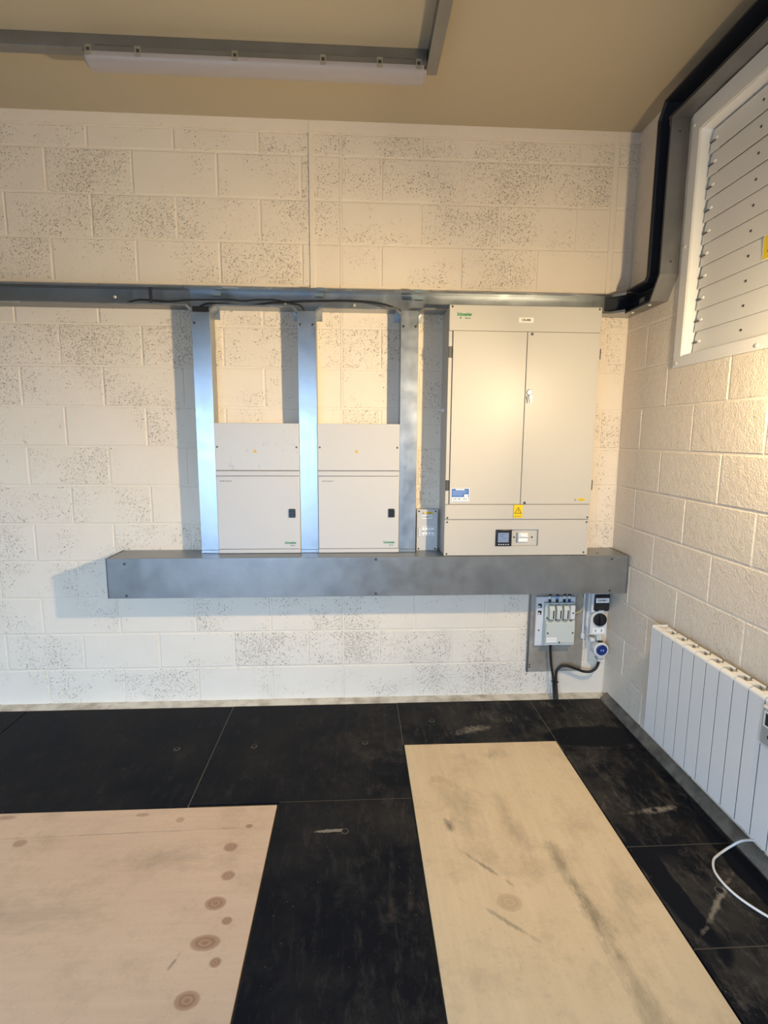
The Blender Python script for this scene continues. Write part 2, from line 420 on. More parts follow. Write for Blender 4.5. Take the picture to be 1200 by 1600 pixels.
# blockwork
_bm_cache = {}
def brick_mesh(w, h, mat):
    key = (round(w, 3), round(h, 3), mat.name)
    if key not in _bm_cache:
        bm = new_bm(); e = 0.004
        a = [(-w/2, -h/2), (w/2, -h/2), (w/2, h/2), (-w/2, h/2)]
        b = [(-w/2+e, -h/2+e), (w/2-e, -h/2+e), (w/2-e, h/2-e), (-w/2+e, h/2-e)]
        L0 = [bm.verts.new((x, 0.02, z)) for x, z in a]; L1 = [bm.verts.new((x, 0.0025, z)) for x, z in a]; L2 = [bm.verts.new((x, 0, z)) for x, z in b]
        for A, B in ((L0, L1), (L1, L2)):
            for i in range(4):
                bm.faces.new((A[i], A[(i+1) % 4], B[(i+1) % 4], B[i]))
        bm.faces.new(L2)
        bmesh.ops.recalc_face_normals(bm, faces=bm.faces[:])
        for f in bm.faces:
            pass
        me = mesh_of('brick', bm, mat, 0)
        _bm_cache[key] = me
    return _bm_cache[key]

J = 0.009
def lay(u0, u1, z0, z1, wall, parent, mat, cut=None):
    """one block between joint lines u0<u1, z0<z1"""
    if cut:
        c0, c1, d0, d1 = cut
        if u0 < c1 and u1 > c0 and z0 < d1 and z1 > d0:
            if u0 < c0-.05: lay(u0, c0+J/2, z0, z1, wall, parent, mat)
            if u1 > c1+.05: lay(c1-J/2, u1, z0, z1, wall, parent, mat)
            if u0 >= c0-.05 and u1 <= c1+.05 or True:
                a, b = max(u0, c0), min(u1, c1)
                if z0 < d0-.03: lay(a, b, z0, d0+J/2, wall, parent, mat)
                if z1 > d1+.03: lay(a, b, d1-J/2, z1, wall, parent, mat)
            return
    w, h = u1-u0-J, z1-z0-J
    if w < 0.02 or h < 0.02: return
    me = brick_mesh(w, h, mat); off = random.uniform(-0.0012, 0.0008)
    if wall == 'back': place('brick', me, ((u0+u1)/2, off, (z0+z1)/2), parent)
    else: place('brick', me, (off, (u0+u1)/2, (z0+z1)/2), parent, (0, 0, -math.pi/2))

MJ = -1.672                                     # full-height movement joint
for k in range(15):
    z0, z1 = .225*k, min(.225*(k+1), 3.262)
    ev = k % 2 == 0
    left = [(-2.115 if ev else -1.89)-.45*i for i in range(8)]
    right_ = [-1.228, -.782, -.335] if ev else [-1.448, -.995, -.56, -.125]
    xs = sorted([x for x in left if x > XL] + [XL, MJ] + right_ + [0.0])
    for a, b in zip(xs[:-1], xs[1:]): lay(a, b, z0, z1, 'back', wall_back, m_block)
    ys = sorted([0.0] + [(-.443 if ev else -.225)-.45*i for i in range(6)])
    for a, b in zip(ys[:-1], ys[1:]): lay(a, b, z0, z1, 'right', wall_right, m_block_r, (LY0, LY1, LZ0, LZ1))
bm = new_bm(); box(bm, XL, 0, -0.004, 0.003, 3.264, CEIL); structure('plaster_band', bm, m_mortar, wall_back)
bm = new_bm(); box(bm, -2.70, 0, -0.004, 0.003, 3.264, CEIL); bm.transform(Matrix(((0, 1, 0, 0), (1, 0, 0, 0), (0, 0, 1, 0), (0, 0, 0, 1))))
bmesh.ops.reverse_faces(bm, faces=bm.faces[:]); structure('plaster_band', bm, m_mortar, wall_right)
bm = new_bm(); box(bm, -1.846, -1.817, -0.006, 0.003, 2.4385, CEIL, 0.002); structure('joint_strip', bm, m_mortar, wall_back)
bm = new_bm(); box(bm, -0.150, -0.118, -0.007, 0.003, 2.4385, CEIL, 0.003); structure('joint_strip', bm, m_mortar, wall_back)
bm = new_bm(); box(bm, MJ-.005, MJ+.005, -0.0008, 0.003, 0.0, 3.262); structure('joint_strip', bm, m_mortar, wall_back)

# floor: screed edges, black boards laid in it
bm = new_bm(); prism(bm, [(0.003, -.012), (0.003, .010), (-.010, .008), (-.056, .0), (-.062, -.012)], 'x', XL, -0.005); structure('trim_1', bm, m_edge)
bm = new_bm(); prism(bm, [(0.003, -.012), (0.003, .040), (-.012, .034), (-.040, .006), (-.046, -.012)], 'y', YF, -0.06); structure('trim_2', bm, m_fillet)
G = 0.0022
def floor_panel(x0, x1, y0, y1):
    bm = new_bm(); box(bm, x0+G, x1-G, y0+G, y1-G, -0.0119, random.uniform(-.0008, .0006), 0.0012)
    return structure('floor_panel', bm, m_panel, floor)
PB = [(-3.56, -2.343, -.94, -.068), (-4.78, -3.56, -.94, -.068), (-2.343, -1.340, -.925, -.066), (-1.340, -.499, -.507, -.063), (-.499, -.050, -.600, -.062),
      (-.499, -.050, -1.25, -.600), (-.499, -.050, -1.675, -1.25), (-.499, -.050, -2.50, -1.675),
      (-1.943, -1.340, -2.15, -.925), (-1.943, -1.340, -3.35, -2.15), (-4.40, -3.168, -2.2, -.94)]
panels = [floor_panel(*b) for b in PB]
for x0, x1, y0, y1 in [(-2.345, -2.341, -.94, -.068), (-1.342, -1.338, -.505, -.066), (-.501, -.497, -.60, -.063), (-1.94, -1.343, -.927, -.923), (-.497, -.052, -1.252, -1.248), (-.497, -.052, -1.677, -1.673)]:
    bm = new_bm(); box(bm, x0, x1, y0, y1, -.0119, -.0014); structure('joint_dust', bm, m_panel_edge, floor)
bm = new_bm(); lathe(bm, (0, 0), [(0.0165, -.0004), (0.0155, 0.0005), (0.0125, 0.0008), (0.0115, 0.0002)], 'z', 16); me_rim = mesh_of('hole_rim', bm, m_panel_edge)
bm = new_bm(); cyl(bm, (0, 0), 0.0118, 'z', 0.0, 0.0013, 16); me_hole = mesh_of('hole_bottom', bm, simple('hole_black', (0.003, 0.003, 0.003), 0.9))
for (x, y) in [(-2.539, -.495), (-2.137, -.49), (-1.545, -.481), (-1.64, -1.115), (-1.151, -.278), (-.699, -.291), (-.274, -.274), (-.267, -1.053), (-.263, -1.466)]:
    for b, o in zip(PB, panels):
        if b[0] < x < b[1] and b[2] < y < b[3]:
            place('lifting_hole', me_hole, (x, y, 0.0004), o); place('hole_rim', me_rim, (x, y, 0.0004), o)
# plywood sheets
for nm, x0, x1, y0, y1, mat, lab in (
    ('plywood_sheet', -3.165, -1.945, -3.38, -.942, m_ply1, 'pinkish plywood sheet with a row of brown knots, left on the floor'),
    ('plywood_sheet', -1.337, -.502, -2.95, -.510, m_ply2, 'yellowish scuffed plywood sheet with grey smears, lying nearer the radiator')):
    bm = new_bm(); box(bm, x0+.003, x1-.003, y0+.003, y1-.003, -.0118, .0012, 0.001)
    o = bpy.data.objects.new(nm, mesh_of(nm, bm, mat)); COL.objects.link(o)
    o['label'] = lab; o['category'] = 'plywood'; o['group'] = 'plywood sheets laid in the floor'

# ------------------------------------------------------------------ shared fixings (facing -y)
def screw_mesh(r, t, mat):
    bm = new_bm(); lathe(bm, (0, 0), [(r, 0.001), (r, -t*.5), (r*.6, -t), (r*.15, -t*1.05)], 'y', 14)
    return mesh_of('screw', bm, mat)
me_screw = screw_mesh(0.0075, 0.003, m_screw)
me_screw_s = screw_mesh(0.0055, 0.0025, m_screw)
me_screw_l = screw_mesh(0.009, 0.006, m_screw_l)
RX = (0, 0, -math.pi/2)

def u_profile(a0, a1, d, t=0.0018, lip=0.011):
    """U channel section: coordinates (depth, a); open at depth -d, back at 0"""
    return [(0, a0), (-d, a0), (-d, a0+lip), (-d+t, a0+lip), (-d+t, a0+t), (-t, a0+t), (-t, a1-t), (-d+t, a1-t), (-d+t, a1-lip), (-d, a1-lip), (-d, a1), (0, a1)]

# ------------------------------------------------------------------ upper trunking run (back wall, riser, ceiling run)
TZ0, TZ1, TD = 2.334, 2.437, 0.100
tr = thing('cable_trunking', 'open galvanised cable trunking running along the back wall and up over the louvre', 'cable trunking', (-2.0, -0.01, TZ0))
tees = [(-2.4315, .0485), (-1.8605, .0495), (-1.2925, .0485)]
HW = 0.080
xs = [XL+.01]
for c, w in tees: xs += [c-HW, c+HW]
xs.append(-0.150)
for i in range(0, len(xs), 2):
    bm = new_bm(); prism(bm, [(d-.001, a) for d, a in u_profile(TZ0, TZ1, TD-.001)], 'x', xs[i], xs[i+1])
    part('channel', bm, m_galv_dark if i == 0 else m_galv, tr)
    pbox('edge_lip', m_lip_shine, tr, xs[i], xs[i+1], -TD-.0012, -TD+.0002, TZ0, TZ0+.0055, .0004)  # extra strip over the channel lip, painting its highlight
    if i > 0: pbox('edge_lip', m_lip_shine, tr, xs[i]+.03, xs[i+1]-.004, -TD-.0012, -TD+.0002, TZ1-.012, TZ1-.002, .0004)
for c, w in tees:                                 # fabricated tee pieces
    a, b = c-HW, c+HW
    pbox('tee_back_plate', m_galv2, tr, a, b, -.0036, -.0012, TZ0-.05, TZ1-.002)
    pbox('tee_top_flange', m_galv, tr, a, b, -TD, -.004, TZ1-.002, TZ1)
    pbox('tee_lip', m_galv, tr, a, b, -TD, -TD+.002, TZ1-.014, TZ1-.002)
    for s in (-1, 1):
        e = c+s*HW; g0 = c+s*(w+.001); g1 = c+s*(w+.028)
        t = .0020*s
        pts = [(e, TZ0), (g1, TZ0), (g0, TZ0-.028), (g0, TZ0-.032), (g0-t, TZ0-.032), (g0-t, TZ0-.027), (g1-t, TZ0+.0018), (e, TZ0+.0018)]
        bm = new_bm(); prism(bm, pts, 'y', -TD, -.004); part('tee_gusset', bm, m_galv, tr)
        # turned corner of the lip at the gusset
        bm = new_bm(); prism(bm, [(g1+.004*s, TZ0), (g0+.004*s, TZ0-.024), (g0-.006*s, TZ0-.018), (g1-.004*s, TZ0+.010)], 'y', -TD-.0015, -TD+.0005)
        part('gusset_lip', bm, m_lip_shine, tr)
for x, zc, w in [(-2.330, 2.427, .020), (-2.344, 2.396, .022), (-1.787, 2.432, .020), (-1.791, 2.402, .022), (-1.247, 2.432, .022), (-1.244, 2.396, .024)]:
    bm = new_bm(); prism(bm, [(-TD-.003, zc-.008), (-TD+.010, zc-.010), (-TD+.010, zc+.008), (-TD-.003, zc+.009)], 'x', x-w, x+w)
    part('coupling_clip', bm, m_zinc, tr)
pbox('retaining_bracket', m_inner, tr, -2.700, -2.682, -TD+.001, -TD+.004, TZ0+.012, TZ1-.004)
for x, z in [(-2.92, 2.395), (-2.30, 2.362), (-1.99, 2.375), (-1.60, 2.375), (-.98, 2.372), (-.30, 2.372)]:
    place('screw', me_screw_l, (x, -.003, z), tr)

# corner bend and riser on the right wall (depth now along x)
back_run = tr
tr = thing('trunking_riser', 'trunking riser climbing from the corner beside the louvre to the ceiling, dark inside', 'cable trunking', (-.05, -.3, TZ0))
Q = lambda prof: prof
bend = [(-.150, -.0995), (-.0995, -.150)]
# floor / top strips of the internal corner, with mitred inside edge
for z0, z1, nm in ((TZ0, TZ0+.002, 'corner_flange'), (TZ1-.002, TZ1, 'corner_flange')):
    bm = new_bm(); prism(bm, [(-.150, -.001), (-.150, -.0995), (-.0995, -.150), (-.001, -.150), (-.001, -.001)], 'z', z0, z1)
    part(nm, bm, m_galv, tr)
for z0, z1 in ((TZ0+.002, TZ0+.013), (TZ1-.013, TZ1-.002)):
    bm = new_bm(); prism(bm, [(-.150, -.0995), (-.0995, -.150), (-.0995+.0018, -.150), (-.150, -.0995+.0018)], 'z', z0, z1); part('corner_lip', bm, m_galv, tr)
pbox('corner_back', m_inner, tr, -.150, -.003, -.003, -.001, TZ0+.002, TZ1-.002)
pbox('corner_back', m_inner, tr, -.003, -.001, -.150, -.003, TZ0+.002, TZ1-.002)
# horizontal stub, 45-degree bend, riser, bend, ceiling run : walls as strips in the y-z plane extruded in x
RY0, RY1 = -.458, -.358                           # riser, near and far sides
CZ0, CZ1 = 3.142, 3.243                            # ceiling run
yE = -3.9
t = .0018
def strip(name, path, mat, x0=-TD, x1=-.001, th=t, side=1):
    """sheet metal wall following a y-z path, th thick towards side"""
    P = [Vector((a, b)) for a, b in path]; off = []
    for i, q in enumerate(P):
        d0 = (P[i]-P[i-1]).normalized() if i else (P[1]-P[0]).normalized()
        d1 = (P[i+1]-P[i]).normalized() if i < len(P)-1 else d0
        n0 = Vector((-d0.y, d0.x)); n1 = Vector((-d1.y, d1.x)); m = (n0+n1).normalized()
        off.append(q + side*m*th/max(.3, m.dot(n0)))
    bm = new_bm(); prism(bm, [tuple(v) for v in P] + [tuple(v) for v in off[::-1]], 'x', x0, x1)
    return part(name, bm, mat, tr)
outer = [(-.150, TZ0), (-.388, TZ0), (RY0, TZ0+.108), (RY0, CZ0-.004)]
inner = [(-.150, TZ1), (-.336, TZ1), (RY1, TZ1+.026), (RY1, CZ1-.060), (RY1-.046, CZ1), (yE, CZ1)]
strip('riser_near_side', outer, m_galv_dark, side=1)
strip('riser_far_side', inner, m_inner, side=-1)
strip('run_underside', [(RY0+.001, CZ0), (yE, CZ0)], m_galv_dark, side=-1)
# lips along the open edges
def lip(path, side, mat): strip('edge_lip', path, mat, -TD, -TD+.0018, .011, side)
lip([(-.150, TZ0), (-.388, TZ0), (RY0, TZ0+.108), (RY0, CZ0), (yE, CZ0)], 1, m_galv_dark) if False else None
lip([(-.151, TZ0), (-.388, TZ0), (RY0, TZ0+.108), (RY0, CZ0-.002)], 1, m_inner)
lip([(RY0+.012, CZ0), (yE, CZ0)], -1, m_inner)
lip([(-.151, TZ1), (-.336, TZ1), (RY1, TZ1+.026), (RY1, CZ1-.060), (RY1-.046, CZ1), (yE, CZ1)], -1, m_inner)
bm = new_bm()
prism(bm, [(-.150, TZ0+.003), (-.386, TZ0+.003), (RY0+.003, TZ0+.108), (RY0+.003, CZ0), (yE, CZ0+.003), (yE, CZ1-.003), (RY1-.045, CZ1-.003), (RY1-.003, CZ1-.060), (RY1-.003, TZ1+.026), (-.336, TZ1-.003), (-.150, TZ1-.003)], 'x', -.004, -.001)
part('riser_back', bm, m_inner, tr)
# seams of the bend pieces, screws
for y, z in [(RY0+.03, 2.52), (RY0+.03, 3.10)]: pass
bm = new_bm(); box(bm, -TD-.001, -.002, RY0-.0015, RY0+.001, CZ0-.035, CZ0+.004); part('bend_flange', bm, m_galv_dark, tr)
bm = new_bm(); box(bm, -TD-.0015, -TD+.001, -.345, -.300, TZ0+.004, TZ0+.030); part('coupling_clip', bm, m_inner, tr)
for x, z in [(-.05, 3.085), (-.045, 2.50)]:
    place('screw', me_screw_s, (x, RY0-.001, z), tr)
bm = new_bm(); lathe(bm, (0, 0), [(.008, .001), (.008, -.003), (.004, -.006)], 'z', 12); me_scz = mesh_of('screw', bm, m_screw_l)
for x, y in [(-.05, -.14), (-.05, -.31)]: place('screw', me_scz, (x, y, TZ0-.0005), tr)

# ------------------------------------------------------------------ black cables lying in the trunking
def cable(name, pts, r, mat, label, cat='cable', group=None, sub=8, n=10):
    bm = new_bm(); b = Vector(pts[0]); tube(bm, pts, r, n, sub); bm.transform(Matrix.Translation(-b))
    o = bpy.data.objects.new(name, mesh_of(name, bm, mat, 60)); COL.objects.link(o); o.location = b
    o['label'] = label; o['category'] = cat
    if group: o['group'] = group
    BASE[o.name] = b
    return o
cz = TZ0+.0105
cable('black_cable', [(-3.60, -.080, cz-.001), (-3.2, -.078, cz-.001), (-2.98, -.080, cz-.001), (-2.84, -.082, cz+.001), (-2.764, -.086, cz+.018), (-2.70, -.086, cz+.018), (-2.606, -.085, cz+.012), (-2.50, -.088, 2.366), (-2.40, -.088, 2.369), (-2.28, -.088, 2.372), (-2.20, -.090, 2.366), (-2.117, -.090, 2.374), (-2.03, -.090, 2.374), (-1.95, -.092, 2.358), (-1.89, -.094, 2.345), (-1.865, -.085, 2.30)], .0045, m_rubber,
      'thin black cable sagging along the trunking from the left into the middle drop')
cable('black_cable', [(-2.46, -.060, 2.33), (-2.40, -.075, 2.352), (-2.30, -.082, 2.349), (-2.18, -.075, 2.346), (-2.05, -.080, 2.362), (-1.97, -.084, 2.366), (-1.86, -.086, 2.372), (-1.77, -.086, 2.375), (-1.66, -.086, 2.378), (-1.55, -.086, 2.377), (-1.47, -.082, 2.371), (-1.40, -.078, 2.356), (-1.34, -.060, 2.335), (-1.31, -.05, 2.30)], .0055, m_rubber,
      'black cable bridging the trunking between the left and right drops')

# ------------------------------------------------------------------ vertical trunking drops
BT = 0.967                                         # top of the lower trunking
drops = [(-2.4315, .0485, 2.302, 'leftmost vertical galvanised trunking drop, open dark gap at its top', 1),
         (-1.8605, .0495, 2.318, 'middle vertical galvanised trunking drop between the two distribution boards', 2),
         (-1.2925, .0485, 2.330, 'right vertical galvanised trunking drop beside the small isolator box', 2)]
for c, w, zt, lab, ns in drops:
    d = thing('vertical_trunking', lab, 'cable trunking', (c, -.05, BT), 'vertical trunking drops')
    ZT = TZ0-.030
    bm = new_bm(); prism(bm, [(c+a, dd) for dd, a in u_profile(-w, w, TD-.003)], 'z', BT+.001, ZT)
    bm.transform(Matrix.Translation((0, -.0012, 0))); part('channel', bm, m_galv, d)
    if ns == 1: pbox('gap_shade', m_black, d, c-.043, c+.043, -.098, -.088, 2.3025, TZ0-.001)  # solid black block painting the shade in the open top
    if ns == 1: pbox('inside_shade', m_inner, d, c-w+.003, c+w-.003, -.020, -.016, ZT-.30, ZT-.001)  # dark plate that paints shade inside the drop
    bm = new_bm(); box(bm, c-w-.0008, c+w+.0008, -TD-.0022, -TD-.0002, BT+.020, zt, .0008); part('lid', bm, m_galv2, d)
    bm = new_bm(); box(bm, c-w-.0005, c+w+.0005, -TD-.005, -TD-.0005, BT+.0012, BT+.0195, .0012); part('foot_flange', bm, m_galv2, d)
    zs = 2.245
    sx = [-.034] if ns == 1 else [-.034, .034]
    for s in sx: place('screw', me_screw, (c+s, -TD-.0022, zs), d)

# ------------------------------------------------------------------ lower large trunking
lt = thing('large_trunking', 'long square galvanised trunking box on the wall under the switchgear', 'cable trunking', (-1.5, -.11, .742))
X0, X1, LZ, LD = -2.967, -.012, .742, .225
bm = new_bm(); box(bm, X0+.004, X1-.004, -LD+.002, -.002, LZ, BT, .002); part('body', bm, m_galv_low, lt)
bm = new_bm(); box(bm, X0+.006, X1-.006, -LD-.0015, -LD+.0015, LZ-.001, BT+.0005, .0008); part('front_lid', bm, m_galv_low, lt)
for x0, x1 in ((X0, X0+.004), (X1-.004, X1)):
    bm = new_bm(); box(bm, x0, x1, -LD-.002, -.002, LZ-.001, BT+.001); part('end_cap', bm, m_galv_low, lt)
for s, x0 in ((1, X0+.004), (-1, X1-.004)):
    for y0, y1 in ((-.210, -.085), (-.075, -.012)):
        pbox('end_slot', m_gap, lt, x0, x0+s*.010, y0, y1, BT-.001, BT+.0006)
for x, z in [(-2.865, .938), (-2.865, .757), (-1.48, .955), (-1.48, .757), (-.115, .950), (-.115, .760)]:
    place('screw', me_screw, (x, -LD-.0015, z), lt)
bm = new_bm(); lathe(bm, (0, 0), [(.007, -.001), (.007, .002), (.003, .003)], 'z', 12); me_sct = mesh_of('screw', bm, m_screw)
place('screw', me_sct, (-.17, -.16, BT), lt)

# ------------------------------------------------------------------ distribution boards
def warning_triangle(name, c, z, s, y, parent, mat, ink=None):
    bm = new_bm(); prism(bm, [(c-s, z-s*.85), (c+s, z-s*.85), (c+.12*s, z+s*.95), (c-.12*s, z+s*.95)], 'y', y-.0008, y+.0004)
    t_ = part(name, bm, mat, parent)
    if ink:
        bm = new_bm(); q = s*.60
        prism(bm, [(c-.10*q, z-.85*q), (c+.35*q, z-.1*q), (c+.05*q, z-.05*q), (c+.25*q, z+.8*q), (c-.3*q, z), (c, z-.05*q)], 'y', y-.0014, y-.0006)
        part('lightning_bolt', bm, ink, t_)
    return t_

def dist_board(x0, x1, label, smudge):
    D = .112
    d = thing('distribution_board', label, 'distribution board', ((x0+x1)/2, -.05, BT), 'distribution boards between the vertical trunking')
    bm = new_bm(); box(bm, x0, x1, -D+.010, -.002, BT+.001, 1.444, .002); part('enclosure', bm, m_enamel_w, d)
    bm = new_bm(); box(bm, x0, x1, -D+.006, -.002, 1.4455, 1.711, .002); part('extension_box', bm, m_enamel_w, d)
    bm = new_bm(); box(bm, x0+.001, x1-.001, -D, -D+.007, 1.448, 1.7105, .0015); cover = part('extension_cover', bm, smudge, d)
    bm = new_bm(); box(bm, x0+.002, x1-.002, -D-.004, -D+.011, .994, 1.414, .003, 2); door = part('door', bm, m_enamel_w, d)
    pbox('bottom_ledge', m_enamel_w, d, x0, x1, -D-.002, -D+.011, BT+.002, .991, .002)
    pbox('top_ledge', m_enamel_w, d, x0, x1, -D-.001, -D+.011, 1.4165, 1.4425, .002)
    bm = new_bm(); box(bm, x1-.062, x1-.026, -D-.012, -D-.0035, 1.178, 1.228, .003, 2); la = part('latch', bm, m_black, door, 'black door latch')
    pbox('latch_tab', m_black, door, x1-.056, x1-.032, -D-.015, -D-.0115, 1.192, 1.216, .002)
    for s in (x0+.014, x1-.014): place('screw', me_screw_s, (s, -D, 1.578), d)
    warning_triangle('warning_label', (x0+x1)/2-.012, 1.556, .011, -D-.0002, d, m_amber, m_ink)
    yt = -D-.0042
    text('logo', 'Schneider', .0195, (x1-.057, yt, 1.030), m_green, d, bold=.0006, stretch=.86)
    text('logo', 'Electric', .0085, (x1-.044, yt, 1.014), m_green, d, bold=.0002)
    text('board_marking', 'Acti9 Isobar P', .0125, (x0+.022, yt, 1.387), m_ink, d, align='LEFT', stretch=.95)
    return d
dist_board(-2.3815, -1.9125, 'left white distribution board with a smudged upper box and black latch', m_smudge)
dist_board(-1.8095, -1.3425, 'right white distribution board with a clean upper box and black latch', m_enamel_w)

# ------------------------------------------------------------------ small isolator box
iso = thing('isolator_box', 'small white isolator box with a yellow label, left of the tall cabinet', 'switch', (-1.17, -.03, BT))
bm = new_bm(); box(bm, -1.230, -1.109, -.052, -.002, BT+.001, 1.214, .002); part('enclosure', bm, m_enamel_w, iso)
bm = new_bm(); ring(bm, (-1.231, -1.108, BT+.001, 1.215), (-1.202, -1.126, 1.060, 1.112), 'y', -.058, -.053); part('front_cover', bm, m_enamel_w, iso)
for k in range(4):
    pbox('breaker', m_white, iso, -1.2005+k*.0185, -1.1835+k*.0185, -.066, -.052, 1.063, 1.109, .0015)
    pbox('breaker_toggle', m_greyd, iso, -1.197+k*.0185, -1.187+k*.0185, -.070, -.066, 1.082, 1.090, .001)
bm = new_bm(); ring(bm, (-1.207, -1.121, 1.056, 1.116), (-1.201, -1.127, 1.062, 1.110), 'y', -.062, -.0582); part('window_frame', bm, m_greyw, iso)
pbox('window_flap', m_greyw, iso, -1.223, -1.208, -.064, -.058, 1.050, 1.108, .003)
for x in (-1.219, -1.120):
    for z in (.978, 1.204): place('screw', me_screw_s, (x, -.058, z), iso)
warning_triangle('warning_triangle', -1.195, 1.1945, .008, -.0584, iso, m_greyd)
pbox('yellow_label', m_yellow, iso, -1.183, -1.136, -.0590, -.0575, 1.188, 1.201)
for k in range(2): pbox('label_line', m_ink, iso, -1.178, -1.141, -.0593, -.0589, 1.1905+k*.005, 1.1922+k*.005)
pbox('name_label', m_white, iso, -1.202, -1.140, -.0588, -.0578, 1.160, 1.180)
text('label_text', 'DB-MB-SP1', .0125, (-1.171, -.0591, 1.170), m_ink, iso, bold=.0002)

# ------------------------------------------------------------------ tall cabinet
CX0, CX1, CD = -1.0905, -.2555, .208
cab = thing('panelboard_cabinet', 'tall cream two-door switchgear cabinet with a meter at its foot', 'electrical cabinet', ((CX0+CX1)/2, -.1, BT))
bm = new_bm(); box(bm, CX0, CX1, -CD+.016, -.002, BT+.001, 2.332, .002); part('carcass', bm, m_enamel, cab)
pbox('header_panel', m_enamel, cab, CX0, CX1, -CD, -CD+.0155, 2.2075, 2.3405, .002)
bm = new_bm(); box(bm, CX0+.023, -.6635, -CD-.003, -CD+.014, 1.2655, 2.2055, .002, 2); dl = part('door', bm, m_enamel, cab)
bm = new_bm(); box(bm, -.6605, CX1-.001, -CD-.003, -CD+.014, 1.2655, 2.2055, .002, 2); dr = part('door', bm, m_enamel, cab)
pbox('hinge_stile', m_enamel, cab, CX0, CX0+.019, -CD+.004, -CD+.0155, 1.2655, 2.2055, .001)
pbox('mid_panel', m_enamel, cab, CX0, CX1-.001, -CD, -CD+.0155, 1.1785, 1.2625, .002)
bm = new_bm(); ring(bm, (CX0-.001, CX1, BT+.003, 1.1755), (-.796, -.548, 1.024, 1.119), 'y', -CD, -CD+.0155); part('lower_panel', bm, m_enamel, cab)
pbox('recess_back', m_enamel, cab, -.794, -.550, -CD+.0145, -CD+.0158, 1.026, 1.117)
for x0, x1, zs in ((CX0-.004, CX0+.0215, (1.343, 2.066)), (CX1-.0005, CX1+.006, (1.345, 2.066))):
    for z in zs:
        hg = pbox('hinge', m_screw, cab, x0+.003, x1-.003 if x0 < -1 else x1, -CD-.004, -CD+.004, z, z+.058, .002)
for x, z in [(CX0+.016, 2.330), (CX1-.014, 2.330), (CX0+.014, 1.188), (CX1-.012, 1.190), (CX0+.014, 1.163), (CX1-.014, 1.162), (CX0+.014, .980), (CX1-.022, .985)]:
    place('screw', me_screw_s, (x, -CD, z), cab)
for x, z in [(-.637, 2.194), (-.638, 1.2735)]: place('screw', me_screw, (x, -CD-.003, z), dr)
bm = new_bm(); lathe(bm, (-.6385, 1.886), [(.016, -CD-.002), (.016, -CD-.009), (.012, -CD-.013), (.005, -CD-.0135)], 'y', 22); lock = part('lock', bm, m_chrome, dr, 'chrome lock with keys hanging in it')
bm = new_bm(); tube(bm, [(-.640, -CD-.013, 1.880), (-.644, -CD-.018, 1.868), (-.638, -CD-.016, 1.862), (-.636, -CD-.013, 1.872)], .0011, 6, 5); part('key_ring', bm, m_chrome, lock)
for x, z0, z1 in ((-.648, 1.828, 1.866), (-.632, 1.830, 1.868)):
    bm = new_bm(); prism(bm, [(x-.006, z1), (x+.006, z1), (x+.006, z1-.014), (x+.002, z1-.017), (x+.002, z0), (x-.002, z0), (x-.002, z1-.017), (x-.006, z1-.014)], 'y', -CD-.0125, -CD-.0105)
    part('key', bm, m_chrome if x > -.64 else m_greyd, lock)
# meter
bm = new_bm(); box(bm, -.7965, -.7035, -CD-.007, -CD+.0145, 1.0235, 1.1195, .003, 2); me_ = part('power_meter', bm, m_black, cab, 'black square power meter with a blue-grey screen')
pbox('screen', m_lcd, me_, -.784, -.721, -CD-.0078, -CD-.0068, 1.046, 1.102, .0006)
for k, (a, b) in enumerate(((.014, .040), (.012, .030), (.026, .046), (.012, .020))):
    pbox('screen_segment', m_blue, me_, -.784+a, -.784+b, -CD-.0084, -CD-.0078, 1.090-k*.011, 1.094-k*.011)
bm = new_bm(); lathe(bm, (0, 0), [(.0034, .001), (.0034, -.002), (.002, -.0028)], 'y', 10); me_btn = mesh_of('button', bm, m_greyw)
for k in range(5): place('button', me_btn, (-.7775+k*.0135, -CD-.007, 1.034), me_)
# breaker window
pbox('breaker', m_white, cab, -.662, -.606, -CD+.002, -CD+.0147, 1.046, 1.098, .002)
pbox('breaker_toggle', m_white, cab, -.655, -.613, -CD-.004, -CD+.0022, 1.076, 1.094, .002)
pbox('breaker_side', m_greyd, cab, -.670, -.6635, -CD+.004, -CD+.0147, 1.044, 1.100)
pbox('breaker_line', m_greyd, cab, -.664, -.600, -CD+.0005, -CD+.0022, 1.0695, 1.0725)
for x in (-.684, -.580): place('screw', me_screw_s, (x, -CD+.0147, 1.072), cab)
# labels on the cabinet
y = -CD-.0002
lg = text('logo', 'Schneider', .0235, (-1.0085, y, 2.291), m_green, cab, bold=.0010, stretch=.86)
text('logo', 'Electric', .0105, (-.990, y, 2.272), m_green, cab, bold=.0003)
for z, hh in ((2.281, .007),):
    pbox('logo_mark', m_green, cab, -1.034, -1.026, y-.0003, y+.0003, z-.012, z-.004)
pbox('name_label', enamel('cream_label', (0.80, 0.77, 0.68), .5), cab, -.712, -.632, y-.0008, y+.0004, 2.254, 2.280)
text('label_text', 'DB-MB', .0165, (-.672, y-.0010, 2.267), m_ink, cab, bold=.0004)
yd = -CD-.0032
st = pbox('blue_sticker', m_white, dl, -1.0595, -.9545, yd-.0006, yd+.0006, 1.279, 1.3565)
pbox('sticker_field', m_blue, st, -1.0555, -.9585, yd-.0010, yd-.0004, 1.306, 1.3525)
pbox('sticker_heading', m_white, st, -1.033, -.984, yd-.0014, yd-.0008, 1.3455, 1.3510)
for k, (a, b) in enumerate(((.004, .088), (.004, .080), (.004, .064), (.004, .060))):
    pbox('sticker_line', m_blue_l, st, -1.0555+a, -1.0555+b, yd-.0014, yd-.0008, 1.3375-k*.0072, 1.3410-k*.0072)
pbox('sticker_panel', m_white, st, -.984, -.962, yd-.0014, yd-.0008, 1.3075, 1.3215)
